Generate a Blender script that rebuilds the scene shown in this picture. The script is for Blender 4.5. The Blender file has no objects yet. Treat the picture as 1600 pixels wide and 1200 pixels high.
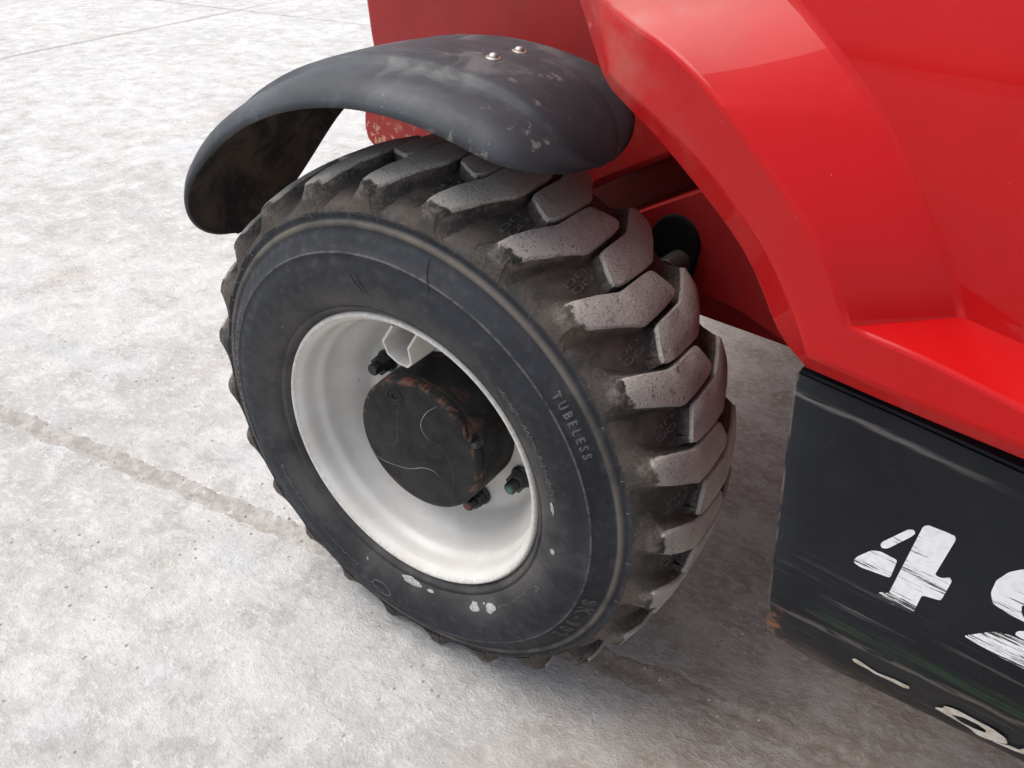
import bpy, bmesh, math, random
from mathutils import Vector, Matrix
random.seed(7)
R = math.radians
scene = bpy.context.scene

# ------------------------------------------------------------------ camera, sky, sun, exposure
cam_d = bpy.data.cameras.new('camera'); cam = bpy.data.objects.new('camera', cam_d)
scene.collection.objects.link(cam); scene.camera = cam
cam_d.sensor_width = 36.0; cam_d.lens = 36.0*1245.83/1600.0
cam_d.clip_start = 0.02; cam_d.clip_end = 900.0
rt = Vector((0.83357844, 0.55212210, 0.01755467)); dn = Vector((0.31958065, -0.45608586, -0.83057444)); fw = Vector((-0.45057207, 0.69795908, -0.55663088))
cam.matrix_world = Matrix(((rt.x, -dn.x, -fw.x, 0.6073), (rt.y, -dn.y, -fw.y, -0.6607), (rt.z, -dn.z, -fw.z, 0.7219), (0, 0, 0, 1)))

world = bpy.data.worlds.new('World'); scene.world = world; world.use_nodes = True
SUN_DIR = Vector((-0.42, -0.16, 0.89)).normalized()          # towards the sun
wn = world.node_tree.nodes; wl = world.node_tree.links
sky = wn.new('ShaderNodeTexSky'); sky.sky_type = 'NISHITA'; sky.sun_disc = False
sky.sun_elevation = math.asin(SUN_DIR.z); sky.sun_rotation = math.atan2(SUN_DIR.x, SUN_DIR.y)
sky.air_density = 1.0; sky.dust_density = 4.0; sky.ozone_density = 0.6
bg = wn['Background']; bg.inputs['Strength'].default_value = 0.15
hs = wn.new('ShaderNodeHueSaturation'); hs.inputs['Saturation'].default_value = 0.45     # thin overcast: the blue is washed out evenly
wl.new(sky.outputs[0], hs.inputs['Color']); wl.new(hs.outputs[0], bg.inputs['Color'])
sun_d = bpy.data.lights.new('sun', 'SUN'); sun = bpy.data.objects.new('sun', sun_d); scene.collection.objects.link(sun)
sun_d.energy = 1.25; sun_d.angle = R(48); sun_d.color = (1.0, 0.955, 0.90)
sun.rotation_euler = SUN_DIR.to_track_quat('Z', 'Y').to_euler(); sun.location = SUN_DIR*20
vs = scene.view_settings; vs.view_transform = 'Standard'; vs.look = 'None'; vs.gamma = 1.0; vs.use_curve_mapping = False
vs.exposure = 0.60
scene.render.engine = 'CYCLES'
scene.cycles.use_denoising = True
scene.cycles.max_bounces = 6; scene.cycles.use_adaptive_sampling = True; scene.cycles.adaptive_threshold = 0.02

GZ = -0.392                                                   # ground level, wheel centre at the origin

# ------------------------------------------------------------------ helpers
def link(o, parent=None):
    scene.collection.objects.link(o)
    if parent is not None: o.parent = parent
    return o
def obj(name, bm, m, parent=None, smooth=False, loc=None, rot=None):
    me = bpy.data.meshes.new(name); bm.normal_update(); bm.to_mesh(me); bm.free()
    for mm in (m if isinstance(m, (list, tuple)) else [m]): me.materials.append(mm)
    if smooth:
        for p in me.polygons: p.use_smooth = True
    o = bpy.data.objects.new(name, me); link(o, parent)
    if loc: o.location = loc
    if rot: o.rotation_euler = rot
    return o
def auto_smooth(o, deg=35):
    me = o.data
    for p in me.polygons: p.use_smooth = True
    me.set_sharp_from_angle(angle=R(deg))
def tag(o, label=None, cat=None, group=None, kind=None):
    if label: o['label'] = label
    if cat: o['category'] = cat
    if group: o['group'] = group
    if kind: o['kind'] = kind
    return o
def loft(bm, rows, close_u=False, mat=0, flip=False):
    V = [[bm.verts.new(p) for p in r] for r in rows]
    n = len(rows[0])
    for i in range(len(rows)-1):
        for j in range(n if close_u else n-1):
            k = (j+1) % n
            q = [V[i][j], V[i][k], V[i+1][k], V[i+1][j]]
            if flip: q.reverse()
            f = bm.faces.new(q); f.material_index = mat
    return V
def revolve(bm, prof, seg, mat=0, a0=0.0, flip=False):
    """prof: list of (r, y); axis = Y"""
    rows = []
    for i in range(seg):
        a = a0 + 2*math.pi*i/seg
        rows.append([(r*math.cos(a), y, r*math.sin(a)) for r, y in prof])
    V = [[bm.verts.new(p) for p in r] for r in rows]
    for i in range(seg):
        k = (i+1) % seg
        for j in range(len(prof)-1):
            q = [V[i][j], V[k][j], V[k][j+1], V[i][j+1]]
            if flip: q.reverse()
            f = bm.faces.new(q); f.material_index = mat
    return V
def box(bm, c, s, rz=0.0, mat=0):
    M = Matrix.Translation(c) @ Matrix.Rotation(rz, 4, 'Z') @ Matrix.Diagonal((s[0], s[1], s[2], 1))
    r = bmesh.ops.create_cube(bm, size=1.0, matrix=M)
    for v in r['verts']:
        for f in v.link_faces: f.material_index = mat
def prism(bm, pts, y0, y1, mat=0):
    """polygon of (x, z) points between depth y0 (near) and y1"""
    a = [bm.verts.new((p[0], y0, p[1])) for p in pts]; b = [bm.verts.new((p[0], y1, p[1])) for p in pts]
    bm.faces.new(a).material_index = mat; bm.faces.new(list(reversed(b))).material_index = mat
    for i in range(len(pts)):
        k = (i+1) % len(pts)
        bm.faces.new((a[k], a[i], b[i], b[k])).material_index = mat
    bmesh.ops.recalc_face_normals(bm, faces=bm.faces)
def bevel_mod(o, w, seg=2, ang=25):
    m = o.modifiers.new('bevel', 'BEVEL'); m.width = w; m.segments = seg; m.limit_method = 'ANGLE'; m.angle_limit = R(ang); m.harden_normals = False
    return m

# ------------------------------------------------------------------ materials
class NT:
    def __init__(self, name):
        self.m = bpy.data.materials.new(name); self.m.use_nodes = True
        self.n = self.m.node_tree.nodes; self.l = self.m.node_tree.links
        self.b = self.n['Principled BSDF']
    def node(self, t, **kw):
        x = self.n.new(t)
        for k, v in kw.items(): setattr(x, k, v)
        return x
    def put(self, sock, v):
        if hasattr(v, 'is_linked'): self.l.new(v, sock)
        elif isinstance(v, (tuple, list)) and len(v) == 3 and sock.type == 'RGBA': sock.default_value = (*v, 1)
        else: sock.default_value = v
    def math(self, op, a, b=0.0, c=0.0, clamp=False):
        x = self.node('ShaderNodeMath', operation=op, use_clamp=clamp)
        for s, v in zip(x.inputs, (a, b, c)): self.put(s, v)
        return x.outputs[0]
    def coord(self, rand=False):
        tc = self.node('ShaderNodeTexCoord').outputs['Object']
        if rand:
            oi = self.node('ShaderNodeObjectInfo'); ad = self.node('ShaderNodeVectorMath', operation='ADD'); sc = self.node('ShaderNodeVectorMath', operation='SCALE')
            cb = self.node('ShaderNodeCombineXYZ')
            self.put(cb.inputs[0], oi.outputs['Random']); self.put(cb.inputs[1], self.math('MULTIPLY', oi.outputs['Random'], 3.7)); self.put(cb.inputs[2], self.math('MULTIPLY', oi.outputs['Random'], 7.3))
            self.put(sc.inputs[0], cb.outputs[0]); self.put(sc.inputs['Scale'], 9.0)
            self.put(ad.inputs[0], tc); self.put(ad.inputs[1], sc.outputs[0]); return ad.outputs[0]
        return tc
    def scaled(self, co, s, rot=(0, 0, 0)):
        mp = self.node('ShaderNodeMapping'); self.put(mp.inputs[0], co); mp.inputs['Scale'].default_value = s; mp.inputs['Rotation'].default_value = rot
        return mp.outputs[0]
    def noise(self, co, s, d=4, rough=0.55, dist=0.0):
        x = self.node('ShaderNodeTexNoise'); self.put(x.inputs['Vector'], co); x.inputs['Scale'].default_value = s; x.inputs['Detail'].default_value = d
        x.inputs['Roughness'].default_value = rough; x.inputs['Distortion'].default_value = dist
        return x.outputs[0]
    def voro(self, co, s, feat='F1', rnd=1.0):
        x = self.node('ShaderNodeTexVoronoi', feature=feat); self.put(x.inputs['Vector'], co); x.inputs['Scale'].default_value = s; x.inputs['Randomness'].default_value = rnd
        return x.outputs['Distance']
    def ramp(self, v, a, b, lo=0.0, hi=1.0):
        x = self.node('ShaderNodeMapRange', interpolation_type='SMOOTHSTEP'); self.put(x.inputs[0], v)
        for i, q in zip((1, 2, 3, 4), (a, b, lo, hi)): self.put(x.inputs[i], q)
        return x.outputs[0]
    def mix(self, f, a, b, bt='MIX'):
        x = self.node('ShaderNodeMix', data_type='RGBA', blend_type=bt); self.put(x.inputs[0], f); self.put(x.inputs[6], a); self.put(x.inputs[7], b)
        return x.outputs[2]
    def sep(self, co):
        x = self.node('ShaderNodeSeparateXYZ'); self.put(x.inputs[0], co); return x.outputs
    def bump(self, h, s, d, prev=None):
        x = self.node('ShaderNodeBump'); self.put(x.inputs['Height'], h); x.inputs['Strength'].default_value = s; x.inputs['Distance'].default_value = d
        if prev is not None: self.put(x.inputs['Normal'], prev)
        return x.outputs[0]
    def done(self, col, rough, bump=None, **kw):
        self.put(self.b.inputs['Base Color'], col); self.put(self.b.inputs['Roughness'], rough)
        if bump is not None: self.put(self.b.inputs['Normal'], bump)
        for k, v in kw.items(): self.put(self.b.inputs[k.replace('_', ' ')], v)
        return self.m

def mat_concrete():
    t = NT('concrete'); co = t.coord(); xyz = t.sep(co)
    big = t.noise(co, 1.7, 4, .6, .3); mid = t.noise(co, 11, 6, .68, .25); fine = t.noise(t.scaled(co, (1.0, 1.7, 1.0), (0, 0, R(-32))), 55, 6, .75, .15); grit = t.noise(co, 260, 2, .7)
    c = t.mix(t.ramp(big, .36, .66), (.50, .492, .48), (.58, .572, .562))
    c = t.mix(t.ramp(mid, .50, .62, 0, .75), c, (.66, .653, .642))
    c = t.mix(t.ramp(mid, .48, .36, 0, .75), c, (.41, .395, .375))
    c = t.mix(t.ramp(fine, .52, .62, 0, .6), c, (.71, .705, .70))
    c = t.mix(t.ramp(fine, .44, .35, 0, .50), c, (.39, .375, .36))
    c = t.mix(t.ramp(grit, .62, .72, 0, .35), c, (.30, .285, .27))
    och = t.noise(co, 4.3, 4, .6, .8)
    c = t.mix(t.ramp(och, .58, .74, 0, .30), c, (.52, .44, .35))
    blu = t.noise(t.scaled(co, (1, 1.6, 1), (0, 0, .6)), 3.1, 2, .5)
    c = t.mix(t.ramp(blu, .58, .74, 0, .35), c, (.50, .525, .575))
    pit = t.voro(co, 44); pm = t.math('MULTIPLY', t.ramp(pit, .17, .06), t.ramp(och, .50, .60))
    c = t.mix(t.math('MULTIPLY', pm, .7), c, (.17, .15, .13))
    rst = t.math('MULTIPLY', t.ramp(mid, .66, .72), t.ramp(big, .56, .62))
    c = t.mix(t.math('MULTIPLY', rst, .40), c, (.45, .27, .17))
    # trodden-in dirt and the machine's shade, painted brown on this side of the wheel
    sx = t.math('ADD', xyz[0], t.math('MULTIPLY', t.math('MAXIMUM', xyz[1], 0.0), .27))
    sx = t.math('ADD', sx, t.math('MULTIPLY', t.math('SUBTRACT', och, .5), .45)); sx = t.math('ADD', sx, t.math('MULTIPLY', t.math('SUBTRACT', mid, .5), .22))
    dirt_shade = t.ramp(sx, .08, .46)
    dirt_shade_col = t.mix(t.ramp(mid, .38, .62), (.265, .212, .168), (.37, .322, .280)); dirt_shade_col = t.mix(t.ramp(fine, .46, .62, 0, .6), dirt_shade_col, (.47, .435, .40))
    c = t.mix(t.math('MULTIPLY', dirt_shade, .82), c, dirt_shade_col)
    h = t.math('ADD', t.math('MULTIPLY', mid, .8), t.math('ADD', t.math('MULTIPLY', fine, .60), t.math('MULTIPLY', grit, .16)))
    h = t.math('SUBTRACT', h, t.math('MULTIPLY', pm, .25))
    b = t.bump(h, 1.0, .0115)
    return t.done(c, t.ramp(fine, .3, .7, .95, .80), b, Specular_IOR_Level=.25)
def mat_dirt():
    t = NT('joint dirt'); co = t.coord(); n = t.noise(co, 30, 6, .7); g = t.noise(co, 160, 3)
    x = t.sep(co); sx = t.math('ADD', x[0], t.math('MULTIPLY', t.math('MAXIMUM', x[1], 0.0), .27)); c = t.mix(t.ramp(n, .35, .65), (.30, .283, .26), (.44, .42, .395)); c = t.mix(t.ramp(sx, .0, .35, 0, .9), c, t.mix(t.ramp(n, .35, .65), (.27, .228, .19), (.40, .355, .315)))  # browner to the right, matching the slabs' dirt and painted machine shade
    return t.done(c, .95, t.bump(t.math('ADD', n, t.math('MULTIPLY', g, .3)), .9, .008), Specular_IOR_Level=.15)
def mat_far():
    t = NT('ground base'); co = t.coord(); n = t.noise(co, 12, 5, .7)
    return t.done(t.mix(t.ramp(n, .35, .65), (.30, .26, .22), (.47, .44, .40)), .95, t.bump(n, .5, .01))

def rtop_nodes(t, y):
    d = t.math('DIVIDE', t.math('ABSOLUTE', t.math('SUBTRACT', y, .134)), .134)
    return t.math('SUBTRACT', .410, t.math('MULTIPLY', t.math('POWER', d, 2.5), .022))
def mat_lug():
    t = NT('tread rubber'); raw = t.coord(); co = t.coord(True); x = t.sep(raw)
    r = t.math('SQRT', t.math('ADD', t.math('MULTIPLY', x[0], x[0]), t.math('MULTIPLY', x[2], x[2])))
    n1 = t.noise(co, 60, 5, .65); n2 = t.noise(co, 240, 4, .65); n3 = t.noise(co, 14, 3)
    dep = t.math('SUBTRACT', rtop_nodes(t, x[1]), r)
    dep = t.math('ADD', dep, t.math('MULTIPLY', t.math('SUBTRACT', n1, .5), .006))
    top = t.ramp(dep, .0062, .0035)
    yy = t.math('ADD', x[1], t.math('MULTIPLY', t.math('SUBTRACT', n1, .5), .030))
    top = t.math('MULTIPLY', top, t.ramp(yy, .013, .018)); top = t.math('MULTIPLY', top, t.ramp(yy, .258, .250))
    side = t.mix(t.ramp(n3, .35, .65), (.032, .031, .031), (.078, .066, .056))
    side = t.mix(t.ramp(n2, .52, .72, 0, .5), side, (.16, .125, .10))
    g = t.mix(t.ramp(n3, .36, .66), (.385, .370, .345), (.47, .452, .425))
    g = t.mix(t.ramp(n1, .58, .74, 0, .45), g, (.42, .415, .41)); side = t.mix(t.math('MULTIPLY', t.ramp(dep, .017, .009), t.ramp(n1, .40, .62, 0, .55)), side, (.19, .165, .145))
    pits = t.voro(t.scaled(co, (1, 1, 1)), 240); pm = t.math('MULTIPLY', t.ramp(pits, .26, .12), t.ramp(n2, .40, .54)); crk = t.math('MULTIPLY', t.ramp(t.voro(co, 120, 'DISTANCE_TO_EDGE'), .035, .012), t.ramp(n1, .52, .62)); pm = t.math('MAXIMUM', pm, crk)
    g = t.mix(t.math('MULTIPLY', pm, .8), g, (.06, .055, .05))
    oi = t.node('ShaderNodeObjectInfo').outputs['Random']; g = t.mix(t.math('MULTIPLY', oi, .35), g, (.27, .255, .235)); c = t.mix(top, side, g)
    h = t.math('ADD', t.math('MULTIPLY', n2, .5), t.math('MULTIPLY', n1, .6)); h = t.math('SUBTRACT', h, t.math('MULTIPLY', pm, .9))
    return t.done(c, t.ramp(n1, .3, .7, .92, .72), t.bump(h, .65, .004), Specular_IOR_Level=.3)
def mat_carcass():
    t = NT('tyre rubber'); co = t.coord(); x = t.sep(co)
    r = t.math('SQRT', t.math('ADD', t.math('MULTIPLY', x[0], x[0]), t.math('MULTIPLY', x[2], x[2])))
    n1 = t.noise(co, 9, 5, .6, .4); n2 = t.noise(co, 70, 5, .65); n3 = t.noise(co, 260, 4, .6)
    wall = t.mix(t.ramp(n1, .34, .68), (.0125, .0145, .019), (.023, .0265, .034))
    wall = t.mix(t.ramp(n2, .54, .74, 0, .5), wall, (.055, .056, .060)); wall = t.mix(t.ramp(t.noise(co, 21, 5, .7, .6), .52, .72, 0, .45), wall, (.062, .060, .058))
    # dust rubbed into the bead, the shoulder rib and the tread
    bead = t.math('MULTIPLY', t.ramp(r, .290, .238), t.ramp(n1, .35, .62, .20, .80))
    wall = t.mix(bead, wall, (.080, .074, .068))
    rib = t.math('MULTIPLY', t.ramp(t.math('ABSOLUTE', t.math('SUBTRACT', r, .3450)), .0055, .0015), t.ramp(n1, .30, .60, .15, .75))
    wall = t.mix(rib, wall, (.155, .135, .110))
    ml = t.math('MULTIPLY', t.ramp(t.math('ABSOLUTE', t.math('SUBTRACT', r, .3136)), .0016, .0006), t.ramp(n2, .36, .56, .15, .8)); wall = t.mix(ml, wall, (.12, .12, .122))
    trd = t.ramp(t.math('ADD', r, t.math('MULTIPLY', t.math('SUBTRACT', n2, .5), .01)), .353, .366)
    brown = t.mix(t.ramp(t.noise(co, 26, 5, .6), .36, .64), (.034, .032, .031), (.085, .071, .060))
    brown = t.mix(t.ramp(n3, .52, .72, 0, .4), brown, (.125, .105, .09))
    c = t.mix(trd, wall, brown)
    # pale smears of cement on the wall
    sm = t.math('MULTIPLY', t.ramp(t.noise(t.scaled(co, (1, 1, 1)), 17, 3, .55, .2), .71, .735), t.ramp(r, .30, .285))
    sm = t.math('MULTIPLY', sm, t.ramp(r, .238, .246))
    c = t.mix(t.math('MULTIPLY', sm, .75), c, (.36, .36, .35))
    ang = t.node('ShaderNodeMath', operation='ARCTAN2'); t.put(ang.inputs[0], x[2]); t.put(ang.inputs[1], x[0])
    cv = t.node('ShaderNodeCombineXYZ'); t.put(cv.inputs[0], t.math('MULTIPLY', ang.outputs[0], 55.0)); t.put(cv.inputs[1], t.math('MULTIPLY', r, 40.0)); 
    scr = t.math('MULTIPLY', t.ramp(t.noise(cv.outputs[0], 1.4, 4, .6), .66, .72), t.ramp(n1, .50, .62))
    c = t.mix(t.math('MULTIPLY', scr, .30), c, (.15, .15, .155))
    h = t.math('ADD', t.math('MULTIPLY', n2, .5), t.math('MULTIPLY', n3, .3))
    return t.done(c, t.ramp(n2, .3, .7, .75, .58), t.bump(h, .35, .0025), Specular_IOR_Level=.32)
def mat_letter():
    t = NT('raised rubber lettering'); n = t.noise(t.coord(), 90, 4)
    return t.done(t.mix(t.ramp(n, .35, .65), (.060, .061, .064), (.115, .113, .110)), .6)
def mat_rimpaint():
    t = NT('white rim paint'); co = t.coord(); x = t.sep(co)
    r = t.math('SQRT', t.math('ADD', t.math('MULTIPLY', x[0], x[0]), t.math('MULTIPLY', x[2], x[2])))
    n1 = t.noise(co, 11, 5, .6); n2 = t.noise(co, 75, 4, .65)
    c = t.mix(t.ramp(n1, .34, .68), (.60, .58, .54), (.69, .68, .655))
    c = t.mix(t.ramp(n2, .60, .78, 0, .25), c, (.50, .45, .38))
    rs = t.math('MULTIPLY', t.ramp(t.noise(co, 60, 2), .72, .76), t.ramp(n1, .52, .60)); c = t.mix(t.math('MULTIPLY', rs, .7), c, (.42, .20, .10))
    lip = t.math('MULTIPLY', t.ramp(r, .2135, .2165), t.ramp(t.noise(co, 130, 4, .7), .40, .58)); c = t.mix(t.math('MULTIPLY', lip, .35), c, (.33, .30, .27))
    return t.done(c, t.ramp(n1, .3, .7, .46, .34), t.bump(n2, .10, .002), Specular_IOR_Level=.45)
def mat_hub():
    t = NT('worn black hub paint'); co = t.coord(); x = t.sep(co)
    r = t.math('SQRT', t.math('ADD', t.math('MULTIPLY', x[0], x[0]), t.math('MULTIPLY', x[2], x[2])))
    n1 = t.noise(co, 16, 6, .65, .4); n2 = t.noise(co, 120, 5, .7); n3 = t.noise(co, 38, 5, .65, .5)
    c = t.mix(t.ramp(n1, .35, .65), (.0085, .0085, .009), (.018, .0175, .0175))
    face = t.ramp(x[1], .036, .030)
    edge = t.math('MULTIPLY', t.ramp(r, .099, .104), t.ramp(n3, .50, .58))
    edge = t.math('MULTIPLY', edge, t.ramp(x[1], .062, .030))
    c = t.mix(t.math('MULTIPLY', edge, .6), c, (.17, .075, .042))
    rst = t.math('MULTIPLY', t.ramp(n3, .56, .66), t.ramp(x[1], .028, .05)); c = t.mix(t.math('MULTIPLY', rst, .40), c, (.12, .055, .033))
    c = t.mix(t.math('MULTIPLY', face, t.ramp(n2, .55, .75, 0, .35)), c, (.055, .052, .050))
    chalk = t.math('MULTIPLY', t.ramp(t.voro(co, 0.001), 0, 1), 0.0)
    return t.done(c, t.ramp(n1, .3, .7, 0.72, .52), t.bump(n2, .22, .002), Specular_IOR_Level=.28)
def mat_plain(name, col, rough, var=.25, metal=0.0, s=60, spec=.5):
    t = NT(name); n = t.noise(t.coord(), s, 4, .6)
    lo = tuple(k*(1-var) for k in col); hi = tuple(k*(1+var) for k in col)
    return t.done(t.mix(t.ramp(n, .35, .65), lo, hi), rough, t.bump(n, .12, .0015), Metallic=metal, Specular_IOR_Level=spec)
def mat_fender():
    t = NT('weathered black plastic'); co = t.coord(); x = t.sep(co)
    n1 = t.noise(co, 8, 5, .6, .5); n2 = t.noise(co, 42, 6, .65, .4); n3 = t.noise(t.scaled(co, (1, 3, 1.0)), 24, 5, .7)
    c = t.mix(t.ramp(n1, .34, .68), (.023, .0275, .034), (.044, .051, .061))
    c = t.mix(t.ramp(n3, .55, .78, 0, .45), c, (.095, .108, .125))
    d = t.math('MULTIPLY', t.ramp(n2, .60, .66), t.ramp(t.noise(co, 5.5, 3, .5), .50, .60))
    c = t.mix(t.math('MULTIPLY', d, .60), c, (.21, .205, .20))
    sc2 = t.math('MULTIPLY', t.ramp(t.noise(t.scaled(co, (1, 14, 1), (0, 0, .5)), 30, 3, .6), .64, .70), t.ramp(n1, .46, .60)); c = t.mix(t.math('MULTIPLY', sc2, .30), c, (.16, .17, .18))
    topd = t.math('MULTIPLY', t.ramp(x[2], .500, .524), t.ramp(t.noise(co, 15, 5, .6, .5), .46, .64)); c = t.mix(t.math('MULTIPLY', topd, .45), c, (.19, .19, .187))
    spk = t.math('MULTIPLY', t.ramp(t.voro(co, 95), .12, .07), t.ramp(n1, .50, .60)); c = t.mix(t.math('MULTIPLY', spk, .6), c, (.34, .34, .33))
    return t.done(c, t.ramp(n1, .3, .7, .66, .50), t.bump(n2, .10, .003), Specular_IOR_Level=.45)
def mat_fender_in():
    t = NT('mud caked underside'); co = t.coord(); n1 = t.noise(co, 12, 6, .7, .8); n2 = t.noise(t.scaled(co, (1, 3, 1)), 60, 5, .7)
    c = t.mix(t.ramp(n1, .38, .62), (.020, .019, .019), (.085, .066, .052)); c = t.mix(t.ramp(n2, .58, .75, 0, .5), c, (.15, .12, .10))
    return t.done(c, .9, t.bump(t.math('ADD', n1, t.math('MULTIPLY', n2, .4)), .7, .006), Specular_IOR_Level=.2)
def mat_red(name='glossy red paint', dull=False):
    t = NT(name); co = t.coord(); n1 = t.noise(co, 5, 4, .55); n2 = t.noise(co, 140, 4, .7); n3 = t.noise(co, 22, 6, .7, .5)
    c = t.mix(t.ramp(n1, .3, .7), (.41, .0035, .0048), (.47, .0045, .0058))
    if dull:
        c = t.mix(t.ramp(n1, .3, .7), (.26, .007, .008), (.33, .010, .010))
        c = t.mix(t.ramp(n3, .52, .74, 0, .35), c, (.17, .07, .05)); c = t.mix(t.math('MULTIPLY', t.ramp(t.voro(co, 48), .09, .05), t.ramp(n1, .5, .62, 0, .5)), c, (.36, .2, .16))
        x = t.sep(co); ch = t.math('MULTIPLY', t.math('MULTIPLY', t.ramp(x[2], .335, .285), t.ramp(x[0], -.25, -.32)), t.ramp(t.noise(co, 60, 4, .7), .52, .58)); c = t.mix(t.math('MULTIPLY', ch, .8), c, (.50, .33, .20))
        return t.done(c, t.ramp(n1, .3, .7, .52, .38), t.bump(n2, .05, .001), Specular_IOR_Level=.4)
    c = t.mix(t.ramp(n3, .60, .80, 0, .10), c, (.40, .10, .085)); scr = t.math('MULTIPLY', t.ramp(t.noise(t.scaled(co, (3, 1, 40), (0, .35, 0)), 9, 3, .6), .70, .74), t.ramp(n1, .52, .64)); c = t.mix(t.math('MULTIPLY', scr, .18), c, (.62, .16, .14))
    sp = t.math('MULTIPLY', t.ramp(t.voro(co, 60), .045, .025), t.ramp(n1, .5, .6)); c = t.mix(t.math('MULTIPLY', sp, .5), c, (.55, .3, .26))
    xx = t.sep(co); ds = t.math('MULTIPLY', t.math('MULTIPLY', t.ramp(xx[0], .42, .30), t.ramp(xx[1], -.006, .012)), t.ramp(t.noise(co, 13, 5, .65, .4), .36, .66)); c = t.mix(t.math('MULTIPLY', ds, .38), c, (.36, .17, .14))
    return t.done(c, t.ramp(n3, .35, .7, .40, .50), t.bump(t.noise(co, 7, 2), .02, .01), Specular_IOR_Level=.10, Coat_Weight=.30, Coat_Roughness=t.ramp(n3, .4, .7, .015, .05))
def mat_sill():
    t = NT('scraped black sill paint'); co = t.coord(); x = t.sep(co)
    n1 = t.noise(co, 7, 5, .6, .3); n2 = t.noise(co, 90, 5, .7); run = t.scaled(co, (1.1, 1, 34)); s1 = t.noise(run, 5.5, 6, .72); s2 = t.noise(t.scaled(co, (.7, 1, 70)), 6, 5, .7)
    c = t.mix(t.ramp(n1, .34, .68), (.0045, .0062, .0092), (.010, .0128, .0175))
    c = t.mix(t.ramp(n2, .62, .8, 0, .35), c, (.07, .072, .08))
    low = t.ramp(x[2], .215, .10)
    c = t.mix(t.math('MULTIPLY', t.ramp(s1, .58, .70), t.math('ADD', t.math('MULTIPLY', low, .55), .05)), c, (.13, .125, .12))
    c = t.mix(t.math('MULTIPLY', t.ramp(s2, .63, .70), t.math('MULTIPLY', low, .7)), c, (.22, .195, .17))
    # rub mark along the top fold
    zt = t.math('ABSOLUTE', t.math('SUBTRACT', x[2], t.math('SUBTRACT', .370, t.math('MULTIPLY', x[0], .082))))
    rub = t.math('MULTIPLY', t.ramp(t.math('ADD', zt, t.math('MULTIPLY', t.math('SUBTRACT', s1, .5), .012)), .0050, .0012), t.math('MULTIPLY', t.ramp(x[0], .70, .60), t.ramp(t.noise(t.scaled(co, (2, 1, 20)), 14, 4), .30, .56)))
    c = t.mix(t.math('MULTIPLY', rub, .6), c, (.20, .19, .175))
    # green and bare scrapes just above and on the lower fold
    gz = t.math('ADD', x[2], t.math('MULTIPLY', t.math('SUBTRACT', n1, .5), .02))
    gm = t.math('MULTIPLY', t.ramp(t.math('ABSOLUTE', t.math('SUBTRACT', gz, .100)), .014, .004), t.ramp(s1, .42, .62)); gm = t.math('MULTIPLY', gm, t.ramp(x[0], .55, .60))
    c = t.mix(t.math('MULTIPLY', gm, .55), c, (.028, .062, .026))
    cz = t.math('ABSOLUTE', t.math('SUBTRACT', x[2], t.math('ADD', .0745, t.math('MULTIPLY', t.math('SUBTRACT', x[0], .53), .07))))
    cm = t.math('MULTIPLY', t.ramp(cz, .0065, .001), t.ramp(t.noise(t.scaled(co, (2, 1, 8)), 20, 4), .36, .56))
    c = t.mix(t.math('MULTIPLY', cm, .5), c, (.19, .175, .155))
    # rust: left corner, bottom hem
    dl = t.math('SUBTRACT', x[0], t.math('ADD', .4995, t.math('MULTIPLY', t.math('SUBTRACT', .338, x[2]), .112)))
    lc = t.math('MULTIPLY', t.ramp(t.math('ADD', dl, t.math('MULTIPLY', t.math('SUBTRACT', n2, .5), .016)), .020, .004), t.math('MULTIPLY', t.ramp(x[2], .10, .06), t.ramp(t.noise(co, 30, 4), .40, .55)))
    c = t.mix(t.math('MULTIPLY', lc, .85), c, (.27, .125, .06))
    le = t.math('MULTIPLY', t.ramp(dl, .0024, .0006), t.ramp(t.noise(co, 45, 4), .42, .58)); c = t.mix(t.math('MULTIPLY', le, .45), c, (.22, .18, .14))
    hem = t.math('MULTIPLY', t.ramp(x[2], .026, .004), t.ramp(n1, .35, .6)); c = t.mix(t.math('MULTIPLY', hem, .6), c, (.15, .12, .10))
    return t.done(c, t.ramp(n1, .3, .7, .55, .40), t.bump(t.math('ADD', t.math('MULTIPLY', s2, .6), t.math('MULTIPLY', n2, .25)), .18, .0025), Specular_IOR_Level=.24)
def mat_digit():
    t = NT('stencilled white paint'); co = t.coord(); x = t.sep(co)
    n = t.noise(t.scaled(co, (1.2, 1, 30)), 15, 6, .75, .2); n2 = t.noise(co, 160, 3); n3 = t.noise(t.scaled(co, (1, 1, 8)), 16, 3)
    low = t.ramp(x[2], .225, .155, .0, .10)
    m = t.ramp(t.math('ADD', t.math('ADD', n, low), t.math('MULTIPLY', t.math('SUBTRACT', n3, .5), .35)), .600, .635)
    c = t.mix(m, t.mix(t.ramp(n2, .4, .7), (.80, .82, .84), (.72, .73, .74)), (.02, .021, .025))
    return t.done(c, .55, t.bump(n, .1, .001))
def mat_oldpaint():
    t = NT('peeling off-white paint'); n = t.noise(t.coord(), 60, 4)
    return t.done(t.mix(t.ramp(n, .40, .66), (.68, .66, .60), (.50, .43, .33)), .6)

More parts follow.
